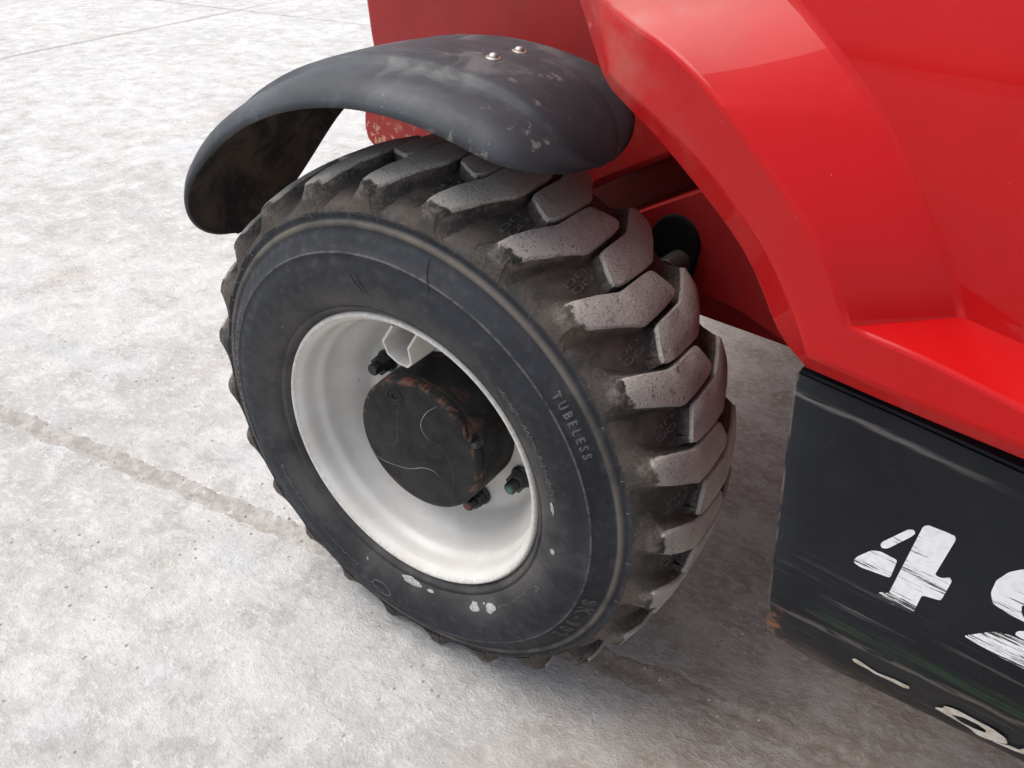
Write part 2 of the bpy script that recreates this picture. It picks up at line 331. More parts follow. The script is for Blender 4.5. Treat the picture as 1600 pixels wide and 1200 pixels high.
M = dict(conc=mat_concrete(), dirt=mat_dirt(), far=mat_far(), lug=mat_lug(), tyre=mat_carcass(), letter=mat_letter(), rim=mat_rimpaint(), hub=mat_hub(),
         nut=mat_plain('black steel nut', (.018, .018, .019), .38, .4, 0.0, 120), bolt=mat_plain('galvanised steel', (.50, .48, .44), .42, .2, .75),
         scratch=mat_plain('bright scratch', (.22, .22, .23), .5), fender=mat_fender(), fin=mat_fender_in(), red=mat_red(), dull=mat_red('dull red chassis paint', True),
         sill=mat_sill(), digit=mat_digit(), old=mat_oldpaint(), black=mat_plain('matt black', (.008, .008, .008), .9, .25, 0, 60, .1), pin=mat_plain('greased steel pin', (.05, .047, .045), .45, .3, .2),
         green=mat_plain('green paint mark', (.03, .16, .12), .5), pink=mat_plain('red paint mark', (.16, .016, .026), .5), stone=mat_plain('grey grit', (.44, .42, .39), .9, .3), leaf=mat_plain('orange brown chip', (.36, .20, .12), .8), crack=mat_plain('dark cut', (.006, .006, .006), .8))

# ------------------------------------------------------------------ ground: base sheet and cast slabs
PHI = R(7.3); cb, sb = math.cos(PHI), math.sin(PHI)
def pq(p, q): return (p*cb - q*sb, p*sb + q*cb)
bm = bmesh.new(); s = 300.0
bm.faces.new([bm.verts.new((x, y, GZ-.022)) for x, y in ((-s, -s), (s, -s), (s, s), (-s, s))])
ground = tag(obj('ground', bm, M['far']), kind='structure')
PE = [-31.85, -22.75, -13.65, -4.55, 4.55, 13.65, 22.75]; QE = [-17.9, -13.4, -8.9, -4.4, .104, 4.61, 9.1, 13.6, 18.1, 22.6]
def edge_pts(p0, q0, p1, q1, amp, n, rnd):
    out = []
    for i in range(n):
        t = i/n; nx, ny = (q1-q0), -(p1-p0); L = math.hypot(nx, ny); k = amp*.5*(math.sin(41*t*L+n)+math.sin(97*t*L+2)*.6+rnd.uniform(-.35, .35))
        out.append((p0+(p1-p0)*t + nx/L*k, q0+(q1-q0)*t + ny/L*k))
    return out
for i in range(len(PE)-1):
    for j in range(len(QE)-1):
        rnd = random.Random(i*31+j)
        g0 = .013 if abs(QE[j]-.104) < .01 else .006; g1 = .013 if abs(QE[j+1]-.104) < .01 else .006
        a0, a1, b0, b1 = PE[i]+.0065, PE[i+1]-.0065, QE[j]+g0, QE[j+1]-g1
        near = (i == 3)
        pts = edge_pts(a0, b0, a1, b0, .010 if g0 > .01 else .002, 700 if (near and g0 > .01) else 40, rnd) + edge_pts(a1, b0, a1, b1, .002, 30, rnd) \
            + edge_pts(a1, b1, a0, b1, .010 if g1 > .01 else .002, 700 if (near and g1 > .01) else 40, rnd) + edge_pts(a0, b1, a0, b0, .002, 30, rnd)
        bm = bmesh.new()
        cx, cy = (a0+a1)/2, (b0+b1)/2
        top = []
        for p, q in pts:
            # the arris is worn round
            top.append(bm.verts.new((*pq(p, q), GZ-.004)))
        inn = []
        for p, q in pts:
            k = .016 if (g0 > .01 or g1 > .01) else .004
            ip = p + (k if p < a0+.05 else (-k if p > a1-.05 else 0)); iq = q + (k if q < b0+.05 else (-k if q > b1-.05 else 0))
            inn.append(bm.verts.new((*pq(ip, iq), GZ)))
        bot = [bm.verts.new((v.co.x, v.co.y, GZ-.04)) for v in top]
        bm.faces.new(inn); n = len(pts)
        for k in range(n):
            m = (k+1) % n
            bm.faces.new((top[k], top[m], inn[m], inn[k])); bm.faces.new((bot[k], bot[m], top[m], top[k]))
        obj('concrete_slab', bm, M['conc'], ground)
# dirt lying in the wide joint beside the wheel
bm = bmesh.new(); rnd = random.Random(4); rows = []
N = 1500
for i in range(N+1):
    p = -4.5 + 9.0*i/N; f1 = math.sin(23*p)+.7*math.sin(61*p+1)+.5*math.sin(139*p+2); f2 = math.sin(29*p+2)+.7*math.sin(71*p)+.5*math.sin(151*p+1); rows.append([(*pq(p, .104 + w*(1+.16*(f1 if w < 0 else f2)) + rnd.uniform(-.002, .002)), GZ + z + rnd.uniform(-.0009, .0009)) for w, z in ((-.034, -.005), (-.019, .0002), (-.009, -.0030), (.0, -.0046), (.009, -.0030), (.019, .0002), (.034, -.005))])
loft(bm, rows, flip=True)
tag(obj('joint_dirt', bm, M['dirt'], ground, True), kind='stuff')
# loose grit
bm = bmesh.new(); rnd = random.Random(11)
for i in range(650):
    if rnd.random() < .30: p, q = rnd.uniform(-2.5, 1.5), .104 + rnd.gauss(0, .03)
    else:
        p, q = rnd.uniform(-3.2, 1.6), rnd.uniform(-.9, 2.6)
    x, y = pq(p, q); r = rnd.choice((.0012, .0016, .002, .003)) * (1 + .25*abs(y))
    if x*x + y*y < .03: continue
    bmesh.ops.create_icosphere(bm, subdivisions=1, radius=r, matrix=Matrix.Translation((x, y, GZ + r*.25)) @ Matrix.Rotation(rnd.uniform(0, 6), 4, 'Z') @ Matrix.Diagonal((1, rnd.uniform(.6, 1), rnd.uniform(.4, .8), 1)))
tag(obj('loose_grit', bm, M['stone']), 'scattered grit and crumbs lying on the pale concrete', 'grit', kind='stuff')

# ------------------------------------------------------------------ the machine
veh = bpy.data.objects.new('telehandler', None); link(veh); veh.location = (0, 0, GZ)
tag(veh, 'red telehandler with black mudguard over its chunky wheel and white stencilled sill', 'work vehicle')
WL = (0, 0, -GZ)                                              # wheel centre in vehicle space
HB = R(-6)
def body(name, bm, m, parent=None, smooth=False):
    if parent is None: return obj(name, bm, m, veh, smooth, WL, (0, 0, HB))
    return obj(name, bm, m, parent, smooth)

# ---- tyre carcass
YC = .134
half = [(.2215, .006), (.2265, .001), (.2300, -.0045), (.2345, -.0075), (.2360, -.0050), (.2378, -.0095), (.245, -.0140), (.256, -.0195), (.270, -.0235), (.288, -.0250), (.302, -.0235), (.3120, -.0205),
        (.3135, -.0215), (.3150, -.0193), (.325, -.0140), (.333, -.0085), (.3385, -.0040), (.3420, -.0042), (.3450, -.0050), (.3475, -.0036), (.3492, -.0003), (.3505, .0002), (.3555, .0004), (.3568, -.0008), (.3590, .0004),
        (.3635, .0035), (.3690, .012), (.3760, .028), (.3832, .055), (.3898, .090), (.3928, .134)]
prof = half + [(r, 2*YC - y) for r, y in reversed(half[:-1])]
bm = bmesh.new(); revolve(bm, prof, 192); bmesh.ops.recalc_face_normals(bm, faces=bm.faces)
tyre = obj('tyre', bm, M['tyre'], veh, True, WL)
tyre['label'] = 'dusty black tubeless tyre with deep angled tread lugs'

# ---- tread lugs
def floor_r(y): 
    d = abs(y-YC)
    tab = [(0, .3928), (.044, .3898), (.079, .3832), (.106, .3760), (.122, .3690), (.13, .3635)]
    for (d0, r0), (d1, r1) in zip(tab, tab[1:]):
        if d <= d1: return r0 + (r1-r0)*(d-d0)/(d1-d0)
    return .36
def rtop(y): return .410 - .022*(abs(y-YC)/YC)**2.5
def rfloor(y): return floor_r(y)
ST = [(-.0006, .3594, 6.0, 10.8), (.0004, .3662, 6.5, 10.2), (.0024, .3752, 6.9, 9.7), (.0052, .3868, 7.0, 9.0), (.0090, .3908, 6.6, 9.3), (.0180, None, 5.5, 10.2), (.030, None, 4.3, 9.8),
      (.052, None, 2.6, 8.6), (.074, None, 1.0, 7.3), (.086, None, .0, 6.6), (.094, None, -.3, 6.4), (.120, None, -.3, 6.35), (.145, None, -.2, 6.3), (.158, None, -.1, 6.15), (.1640, None, 0, 5.8), (.1730, None, .2, 3.7), (.1800, None, .9, 1.8)]
def lug_mesh(mirror):
    rnd = random.Random(3 if mirror else 5); bm = bmesh.new(); rows = []
    def P(ang, rr, yy): ang = R(ang); yy = 2*YC - yy if mirror else yy; return (rr*math.cos(ang), yy, rr*math.sin(ang))
    j = lambda q: rnd.uniform(-q, q)
    for k, (y, r, a, b) in enumerate(ST):
        rt_ = r if r else rtop(y); rf = rfloor(max(y, .003)) - .0012
        w = max(0, 1 - max(y, 0)/.042); fa = 1.1 + 2.3*w; fb = 1.1 + 1.6*max(0, 1 - max(y, 0)/.075) + 3.4*w; e1 = .42 + .28*w; e2 = .10 + .24*w
        if k >= 14: fa = fb = .7
        h = rt_ - rf; by = .0010 if k < 5 else 0
        rows.append([P(a-fa, rf, y+by), P(a-fa*.58, rf+h*e2, y+by), P(a-fa*.25, rf+h*e1, y+by*.6), P(a-.06, rt_-.0022, y+by*.3), P(a+.03, rt_-.0007+j(.0003), y), P(a+.16, rt_+j(.0002), y),
                     P(a+(b-a)*.5, rt_+j(.0003), y), P(b-.16, rt_+j(.0002), y), P(b-.03, rt_-.0007+j(.0003), y), P(b+.06, rt_-.0022, y+by*.3), P(b+fb*.25, rf+h*e1, y+by*.6), P(b+fb*.58, rf+h*e2, y+by), P(b+fb, rf, y+by)])
    y, r, a, b = ST[-1]; rt_ = rtop(y); h = rt_ - rfloor(y)
    for dy, dr in ((.0006, -.0016), (.0022, -h*.55), (.0050, -h*.92), (.0080, -h-.001)):
        rows.append([P(a-.15-60*dy + (b-a+.3+120*dy)*q/12, rt_+dr, y+dy) for q in range(13)])
    loft(bm, rows, flip=mirror); bmesh.ops.recalc_face_normals(bm, faces=bm.faces)
    return bm
NL = 24; PITCH = 360/NL; L0 = 42.3
first = {}
for row in (0, 1):
    for k in range(NL):
        th = L0 + PITCH*(k + .5*row) - (.3 if row else 0)
        if row not in first:
            o = obj('tread_lug', lug_mesh(bool(row)), M['lug'], tyre, True); first[row] = o
            o.data.set_sharp_from_angle(angle=R(42))
        else:
            o = first[row].copy(); link(o); o.parent = tyre
        o.rotation_euler = (0, -R(th), 0)

# ---- raised marks in the grooves (outlined lozenges), one per groove
bm = bmesh.new()
def ring_patch(bm, ang, y, wa, wy, r, w=.0011, h=.0010, skew=0.0):
    """thin outlined lozenge lying on the groove floor"""
    outl = [(-.5, -.35), (-.2, -.5), (.45, -.45), (.5, .3), (.25, .5), (-.5, .42)]
    def P(t, s, dr): 
        yy = y + s*wy; aa = ang + R(t*wa) + skew*s*wy
        return ((r(yy)+dr)*math.cos(aa), yy, (r(yy)+dr)*math.sin(aa))
    n = len(outl)
    k = .74
    for i in range(n):
        a, b = outl[i], outl[(i+1) % n]; ai, bi = (a[0]*k, a[1]*k), (b[0]*k, b[1]*k)
        v = [bm.verts.new(P(q[1], q[0], d)) for q, d in ((a, -.001), (b, -.001), (b, h), (a, h), (bi, h), (ai, h), (bi, -.001), (ai, -.001))]
        for f in ((0, 1, 2, 3), (3, 2, 4, 5), (5, 4, 6, 7)): bm.faces.new([v[q] for q in f])
for (da, dy) in ((.8, 0), (-.8, .002), (1.0, .021), (-.7, .022)):
    ring_patch(bm, R(da), .058+dy, 1.25, .017, floor_r)
bmesh.ops.recalc_face_normals(bm, faces=bm.faces)
mark0 = obj('groove_mark', bm, M['letter'], tyre); mark0.rotation_euler = (0, -R(L0 + PITCH*.5 + 4.6), 0)
for k in range(1, NL):
    o = mark0.copy(); link(o); o.parent = tyre; o.rotation_euler = (0, -R(L0 + PITCH*(k+.5) + 4.6), 0)

# ---- moulded lettering and nibs on the sidewall
def wall_y(r):
    for (r0, y0), (r1, y1) in zip(half, half[1:]):
        if r0 <= r <= r1 and r1 > r0: return y0 + (y1-y0)*(r-r0)/(r1-r0)
    return 0.0
def wall_text(txt, rad, a_start, size, spacing, h=.0011, outline=True):
    cu = bpy.data.curves.new('t', 'FONT'); cu.body = txt; cu.size = size; cu.space_character = spacing; cu.resolution_u = 3
    if outline: cu.fill_mode = 'NONE'; cu.bevel_depth = .0007; cu.bevel_resolution = 0
    to = bpy.data.objects.new('t', cu); scene.collection.objects.link(to)
    dg = bpy.context.evaluated_depsgraph_get(); me = bpy.data.meshes.new_from_object(to.evaluated_get(dg))
    bpy.data.objects.remove(to); bm = bmesh.new(); bm.from_mesh(me); bpy.data.meshes.remove(me)
    for v in bm.verts:
        rr = rad + v.co.y; a = R(a_start) - v.co.x/rad
        v.co = (rr*math.cos(a), wall_y(rr) - (.0006 if outline else h) - v.co.z, rr*math.sin(a))
    return obj('lettering', bm, M['letter'], tyre)
wall_text('TUBELESS', .3235, 41.0, .0125, 1.75)
wall_text('SK-902', .3195, -14.5, .0245, 1.55)
wall_text('12-16.5', .3215, 150.0, .022, 1.3) if False else None
M['nib'] = mat_plain('pale rubber nib', (.13, .128, .122), .7)
def nib_ring(name, r, n, ln, a0, j, w=.0006):
    bm = bmesh.new(); rnd = random.Random(n)
    for i in range(n):
        if rnd.random() < .25: continue
        a = a0 + 2*math.pi*(i + rnd.uniform(-j, j))/n; l = ln*rnd.uniform(.5, 1.3); dirr = rnd.uniform(-.5, .5)
        p0 = Vector((r*math.cos(a), wall_y(r)+.0006, r*math.sin(a))); rad = Vector((math.cos(a), 0, math.sin(a))); tan = Vector((-math.sin(a), 0, math.cos(a)))
        p1 = p0 + (rad + tan*dirr)*l + Vector((0, -.0022, 0)); 
        q = [p0 - tan*w, p0 + tan*w, p0 + Vector((0, -.0012, 0))]; vs_ = [bm.verts.new(x) for x in q]; t_ = bm.verts.new(p1)
        for i0, i1 in ((0, 1), (1, 2), (2, 0)): bm.faces.new((vs_[i0], vs_[i1], t_))
    o = obj(name, bm, M['nib'], tyre); o['kind'] = 'stuff'; return o
nib_ring('rubber_nibs', .2352, 46, .0100, .1, .2, .0010); nib_ring('rubber_nibs', .3530, 58, .0085, .0, .2, .0010); nib_ring('rubber_nibs', .313, 40, .003, .3, .5)
# small moulded script near the bead (illegible at this size): rows of tiny strokes
bm = bmesh.new(); rnd = random.Random(21)
def strokes(r, a0, a1, n, hgt):
    for i in range(n):
        a = R(a0 + (a1-a0)*i/n); rr = r + rnd.uniform(-.2, .2)*hgt
        l = hgt*rnd.uniform(.25, .6); tilt = rnd.choice((0, 0, 1.5, .7, -.7)); tan = Vector((-math.sin(a), 0, math.cos(a))); rad = Vector((math.cos(a), 0, math.sin(a)))
        d = (rad*math.cos(tilt) + tan*math.sin(tilt)); side = Vector((0, -1, 0)).cross(d)
        c = Vector((rr*math.cos(a), wall_y(rr)-.0001, rr*math.sin(a))); w = .00045
        q = [c - d*l - side*w, c + d*l - side*w, c + d*l + side*w, c - d*l + side*w]; v1 = [bm.verts.new(x + Vector((0, .001, 0))) for x in q]; v2 = [bm.verts.new(x + Vector((0, -.0010, 0))) for x in q]
        bm.faces.new(v2)
        for k in range(4): bm.faces.new((v1[k], v1[(k+1) % 4], v2[(k+1) % 4], v2[k]))
strokes(.268, 48, 14, 70, .0075); strokes(.322, 150, 200, 60, .008); strokes(.254, -24, -46, 30, .003); strokes(.285, -108, -98, 14, .004); strokes(.270, 205, 250, 60, .005); strokes(.262, -22, -23.5, 4, .012)
for a in range(0, 30): # badge ring
    t = a/30*2*math.pi; 
bmesh.ops.recalc_face_normals(bm, faces=bm.faces); o = obj('moulded_script', bm, M['letter'], tyre); o['kind'] = 'stuff'
# oval badge near the bead
bm = bmesh.new(); c_a, c_r = R(-99.5), .281
for i in range(28):
    t0, t1 = 2*math.pi*i/28, 2*math.pi*(i+1)/28; q = []
    for t, k in ((t0, 1), (t1, 1), (t1, .88), (t0, .88)):
        rr = c_r + .0125*k*math.sin(t); a = c_a + .020*k*math.cos(t)/c_r
        q.append((rr, a))
    lo = [bm.verts.new((r*math.cos(a), wall_y(r)+.0008, r*math.sin(a))) for r, a in q]; hi = [bm.verts.new((r*math.cos(a), wall_y(r)-.0009, r*math.sin(a))) for r, a in q]
    bm.faces.new(hi); bm.faces.new((lo[0], lo[1], hi[1], hi[0])); bm.faces.new((lo[2], lo[3], hi[3], hi[2]))
bmesh.ops.recalc_face_normals(bm, faces=bm.faces); obj('moulded_badge', bm, M['letter'], tyre)
# short cuts in the rubber
def ribbon(pts, w, f):
    bm = bmesh.new(); n = len(pts); L = []; Rr = []
    for i, p in enumerate(pts):
        p = Vector(p); d = (Vector(pts[min(i+1, n-1)]) - Vector(pts[max(i-1, 0)])).normalized(); sd = Vector((0, 1, 0)).cross(d); k = w*math.sin(math.pi*(i+.35)/(n-.3))**.6 if f else w
        L.append(bm.verts.new(p + sd*k)); Rr.append(bm.verts.new(p - sd*k))
    for i in range(n-1): bm.faces.new((L[i], L[i+1], Rr[i+1], Rr[i]))
    return bm
def wall_cut(pa, w):
    pts = []
    for i in range(7):
        t = i/6; r = pa[0][0] + (pa[1][0]-pa[0][0])*t; a = R(pa[0][1] + (pa[1][1]-pa[0][1])*t + .35*math.sin(5*t)); pts.append((r*math.cos(a), wall_y(r)-.0006, r*math.sin(a)))
    obj('cut', ribbon(pts, w, True), M['crack'], tyre)
wall_cut(((.337, 78.2), (.303, 75.3)), .0011); wall_cut(((.290, 98.6), (.264, 96.0)), .0011); wall_cut(((.292, 96.8), (.264, 94.3)), .0008)
# pale splashes of dried cement on the sidewall
def splat(rc, ac, sr, sa, seed):
    rnd = random.Random(seed); bm = bmesh.new(); V = []
    for i in range(14):
        t = 2*math.pi*i/14; k = rnd.uniform(.72, 1.1); r = rc + sr*k*math.sin(t); a = R(ac) + sa*k*math.cos(t)/rc
        V.append(bm.verts.new((r*math.cos(a), wall_y(r)-.0009, r*math.sin(a))))
    c = bm.verts.new((rc*math.cos(R(ac)), wall_y(rc)-.0018, rc*math.sin(R(ac))))
    for i in range(14): bm.faces.new((V[i], V[(i+1) % 14], c))
    bmesh.ops.recalc_face_normals(bm, faces=bm.faces); obj('cement_splash', bm, M['splash'], tyre, True)
M['splash'] = mat_plain('dried cement', (.33, .33, .325), .85, .25, 0, 200, .2)
for q in ((.250, -57.5, .0075, .0115, 1), (.253, -49.6, .008, .0115, 2), (.263, 11.5, .003, .012, 3), (.262, -4.0, .005, .005, 4), (.240, -88, .004, .022, 5), (.2415, -79, .0025, .007, 6), (.246, -52.5, .002, .003, 7)): splat(*q)

# ---- rim
rp = [(.2245, .010), (.2235, .002), (.2215, -.0012), (.2185, -.0018), (.2160, .0006), (.2135, .0045), (.2105, .0075), (.2080, .013), (.2068, .022), (.2058, .030), (.2035, .036), (.1995, .041), (.1978, .047), (.1970, .055), (.1945, .064),
      (.1895, .073), (.1835, .082), (.1775, .092), (.1725, .102), (.1680, .111), (.1640, .1165), (.1580, .1195), (.150, .1205), (.118, .1205), (.100, .1205)]
bm = bmesh.new(); revolve(bm, rp, 160); bmesh.ops.recalc_face_normals(bm, faces=bm.faces)
rim = obj('rim', bm, M['rim'], veh, True, WL)
bpy.context.view_layer.update()
bm = bmesh.new(); revolve(bm, [(.2245, .012), (.205, .06), (.195, .12), (.205, .22), (.2245, .262), (.2235, .268), (.21, .262)], 96); obj('inner_flange', bm, M['rim'], rim, True)
# nuts: washer, hex nut, stud on each
def nut_mesh():
    bm = bmesh.new()
    revolve(bm, [(.0, 0), (.0165, 0), (.0185, -.002), (.0185, -.006), (.0165, -.0085), (.010, -.0085)], 24)
    hexp = [(.0165, -.0085), (.0165, -.023), (.0145, -.0255), (.009, -.0255)]
    revolve(bm, hexp, 6, a0=.3); revolve(bm, [(.0115, -.0085), (.0115, -.012), (.0125, -.010)], 16)
    revolve(bm, [(.0098, -.0255), (.0098, -.0375), (.0080, -.0395), (0, -.0395)], 18)
    bmesh.ops.remove_doubles(bm, verts=bm.verts, dist=1e-5); bmesh.ops.recalc_face_normals(bm, faces=bm.faces)
    return bm
n0 = None; marks = {0: 'green', 7: 'pink'}
for k in range(8):
    a = R(-24 + 45*k); loc = (.139*math.cos(a), .1205, .139*math.sin(a))
    if n0 is None:
        n0 = obj('wheel_nut', nut_mesh(), M['nut'], rim); auto_smooth(n0, 30); o = n0
    else:
        o = n0.copy(); link(o); o.parent = rim
    o.location = loc; o.rotation_euler = (0, random.uniform(0, 1), 0)
for k, mname in ((0, 'green'), (7, 'pink')):
    a = R(-24 + 45*k); bm = bmesh.new(); revolve(bm, [(.0060, 0), (.0052, -.0007), (0, -.0007)], 14)
    obj('paint_dot', bm, M[mname], rim, False, (.139*math.cos(a)+.0006, .1205-.0396, .139*math.sin(a)))
# valve guard: bent plate welded inside the barrel at the top
gp = [(.0172, .1960), (-.0010, .1655), (.0030, .1440), (-.0050, .1345), (-.0225, .1355), (-.0405, .1445), (-.0490, .1630), (-.0290, .1950)]
def offs(pts, d):
    out = []
    for i in range(len(pts)):
        a = Vector(pts[max(i-1, 0)]); b = Vector(pts[min(i+1, len(pts)-1)]); t = (b-a).normalized(); out.append((pts[i][0] - t.y*d, pts[i][1] + t.x*d))
    return out
bm = bmesh.new(); ins = offs(gp, -.0035); rows = []
for (x0, z0), (x1, z1) in zip(gp, ins):
    rows.append([(x0, .026, z0), (x0, .100, z0), (x1, .100, z1), (x1, .026, z1)])
loft(bm, rows, close_u=True); bmesh.ops.recalc_face_normals(bm, faces=bm.faces)
o = obj('valve_guard', bm, M['rim'], rim); bevel_mod(o, .0010, 2, 30)
bm = bmesh.new(); revolve(bm, [(.004, 0), (.004, -.03), (.003, -.032), (0, -.032)], 12); obj('valve_stem', bm, M['nut'], rim, True, (.006, .085, .180))

# ---- hub with its end cap
bm = bmesh.new()
revolve(bm, [(0, .0300), (.0985, .0300), (.1035, .0306), (.1068, .0325), (.1078, .0350), (.1078, .0440), (.1060, .0452), (.1060, .0470), (.1085, .0482), (.1090, .0505), (.1095, .070), (.1100, .1205), (.110, .30), (0, .30)], 96)
bmesh.ops.remove_doubles(bm, verts=bm.verts, dist=1e-5); bmesh.ops.recalc_face_normals(bm, faces=bm.faces)
hub = obj('hub', bm, M['hub'], veh, True, WL); hub.data.set_sharp_from_angle(angle=R(40))
bm = bmesh.new(); revolve(bm, [(.0145, .0002), (.0140, -.0009), (.0115, -.0012), (.0112, .0002), (.0105, -.0006), (.0070, -.0006), (.0068, -.0012), (.0050, -.0012)], 24); revolve(bm, [(.0052, -.0012), (.0045, .004), (0, .004)], 6)
bmesh.ops.recalc_face_normals(bm, faces=bm.faces); o = obj('drain_plug', bm, M['hub'], hub, True, (-.0365, .0297, .0745)); auto_smooth(o, 30)
bm = bmesh.new(); box(bm, (0, 0, 0), (.016, .016, .009)); o = obj('cap_lug', bm, M['nut'], hub, False, (.0985, .0395, .0430), (0, -R(24), 0)); bevel_mod(o, .002)
def smooth_pts(P, n=30):
    out = []
    for i in range(n):
        s_ = i/(n-1)*(len(P)-1); k = min(int(s_), len(P)-2); t = s_-k; p0, p1, p2, p3 = (Vector(P[max(k-1, 0)]), Vector(P[k]), Vector(P[k+1]), Vector(P[min(k+2, len(P)-1)]))
        out.append(.5*((2*p1) + (-p0+p2)*t + (2*p0-5*p1+4*p2-p3)*t*t + (-p0+3*p1-3*p2+p3)*t**3))
    return out
SC = [[(.042, .0888), (.0222, .0705), (.0103, .0489), (.0115, .0324), (.0239, .0207)], [(-.0880, -.0535), (-.064, -.0579), (-.022, -.0515), (.0083, -.0361), (.0275, -.0327), (.039, -.0393)],
      [(-.0256, .0675), (-.0326, .05), (-.0354, .0295), (-.0362, .0051), (-.0412, -.0128), (-.0535, -.0206), (-.0701, -.0212)], [(.0239, .0207), (.0432, .0185), (.0595, -.0022), (.066, -.03), (.060, -.062)]]
for i, c in enumerate(SC):
    pts = smooth_pts([(x, .0295, z) for x, z in c]); obj('paint_scratch', ribbon(pts, (.0006, .0007, .0005, .0004)[i], True), M['scratch'] if i < 2 else M['pin'], hub)

# ---- mudguard
FP = [(-.010, .483), (-.0075, .491), (-.001, .5005), (.010, .5085), (.026, .5130), (.044, .5155), (.0545, .5172), (.0585, .5190), (.0625, .5238), (.0655, .5258), (.072, .5271), (.095, .5282), (.130, .5285), (.165, .5282), (.188, .5272), (.1935, .5262), (.1965, .5248), (.2010, .5236), (.2060, .5236), (.220, .5246), (.238, .5245), (.254, .5220), (.266, .5160), (.2735, .5070), (.2765, .4970)]
FY = .130; A0, A1 = 63.3, 156.5
bm = bmesh.new(); rows = []; NT_ = 72
def ease(i, n): t = i/n; return .5 - .5*math.cos(math.pi*t)
for i in range(NT_+1):
    th = A0 + (A1-A0)*ease(i, NT_); dr, dl = th-A0, A1-th
    k = 1.0
    if dr < 11: k = math.sqrt(max(0, 1-(1-dr/11)**2.2))
    if dl < 22: k = min(k, math.sqrt(max(0, 1-(1-dl/22)**2.2)))
    k = max(k, .10)
    kr = max(0, 1-dr/14)**2.0; kl = max(0, 1-dl/28)**2.0
    row = []
    for y, r in FP:
        rr = r + (.487-r)*kr + (.480-r)*kl; row.append((rr*math.cos(R(th)), FY + (y-FY)*k, rr*math.sin(R(th))))
    rows.append(row)
loft(bm, rows); bmesh.ops.recalc_face_normals(bm, faces=bm.faces)
for f in bm.faces:
    c = f.calc_center_median()
    if f.normal.dot(Vector((c.x, 0, c.z))) < 0: f.normal_flip()
guard = obj('mudguard', bm, [M['fender'], M['fin']], veh, True, WL)
sm = guard.modifiers.new('solid', 'SOLIDIFY'); sm.thickness = .005; sm.offset = -1; sm.material_offset = 1; sm.material_offset_rim = 0
guard['label'] = 'black plastic mudguard with dusty top and two bolts'
bm = bmesh.new(); revolve(bm, [(0, -.0058), (.0024, -.0056), (.0044, -.0046), (.0056, -.0026), (.0058, -.0010)], 20); revolve(bm, [(.0092, .0004), (.0092, -.0008), (.0084, -.0013), (.0056, -.0013)], 24)
bmesh.ops.recalc_face_normals(bm, faces=bm.faces); b0 = None
for y in (.130, .184):
    th = 83.2
    if b0 is None: b0 = obj('mudguard_bolt', bm, M['bolt'], guard, True); o = b0
    else: o = b0.copy(); link(o); o.parent = guard
    d = Vector((math.cos(R(th)), 0, math.sin(R(th)))); rr = .5283 if y < .18 else .5268
    o.location = (d.x*rr, y, d.z*rr); o.rotation_euler = (-d).to_track_quat('Y', 'Z').to_euler()
bm = bmesh.new(); box(bm, (.058, .230, .466), (.05, .12, .008)); box(bm, (.058, .296, .235), (.05, .012, .470)); box(bm, (.056, .166, .495), (.02, .06, .05)); o = obj('mudguard_bracket', bm, M['black'], veh, False, WL); bevel_mod(o, .002)

# ---- axle behind the wheel
bm = bmesh.new(); revolve(bm, [(0, .28), (.16, .28), (.17, .30), (.17, .36), (.12, .40), (.10, .75), (0, .75)], 40); bmesh.ops.recalc_face_normals(bm, faces=bm.faces); obj('axle', bm, M['black'], veh, True, WL)

# ---- bodywork (body space: u forward-to-rear, v inwards, z up)
P1 = [(0.0456, 0.0587, 1.0000), (0.1940, 0.0500, 0.6693), (0.2031, 0.0486, 0.6529), (0.2121, 0.0473, 0.6366), (0.2213, 0.0458, 0.6203), (0.2308, 0.0441, 0.6042), (0.2406, 0.0422, 0.5883), (0.2508, 0.0399, 0.5727), (0.2609, 0.0365, 0.5570), (0.2747, 0.0334, 0.5452), (0.2914, 0.0307, 0.5366), (0.3075, 0.0297, 0.5272), (0.3234, 0.0300, 0.5171), (0.3390, 0.0297, 0.5067), (0.3544, 0.0289, 0.4961), (0.3697, 0.0278, 0.4853), (0.3850, 0.0266, 0.4743), (0.4000, 0.0254, 0.4632), (0.4146, 0.0242, 0.4515), (0.4285, 0.0228, 0.4390), (0.4414, 0.0210, 0.4254), (0.4532, 0.0190, 0.4110), (0.4642, 0.0167, 0.3959), (0.4762, 0.0143, 0.3817), (0.4911, 0.0107, 0.3711), (0.5078, 0.0050, 0.3645)]
P2 = [(0.0988, 0.0200, 1.0000), (0.2294, 0.0200, 0.6725), (0.2372, 0.0200, 0.6568), (0.2451, 0.0200, 0.6412), (0.2529, 0.0200, 0.6256), (0.2605, 0.0200, 0.6098), (0.2678, 0.0202, 0.5939), (0.2748, 0.0198, 0.5778), (0.2819, 0.0182, 0.5617), (0.2962, 0.0161, 0.5531), (0.3128, 0.0137, 0.5469), (0.3290, 0.0114, 0.5401), (0.3446, 0.0091, 0.5325), (0.3600, 0.0068, 0.5246), (0.3754, 0.0043, 0.5166), (0.3906, 0.0016, 0.5084), (0.4054, -0.0006, 0.4993), (0.4195, -0.0024, 0.4892), (0.4334, -0.0041, 0.4786), (0.4472, -0.0060, 0.4679), (0.4603, -0.0078, 0.4566), (0.4723, -0.0097, 0.4440), (0.4834, -0.0116, 0.4306), (0.4940, -0.0138, 0.4168), (0.5041, -0.0163, 0.4028), (0.5141, -0.0200, 0.3890)]
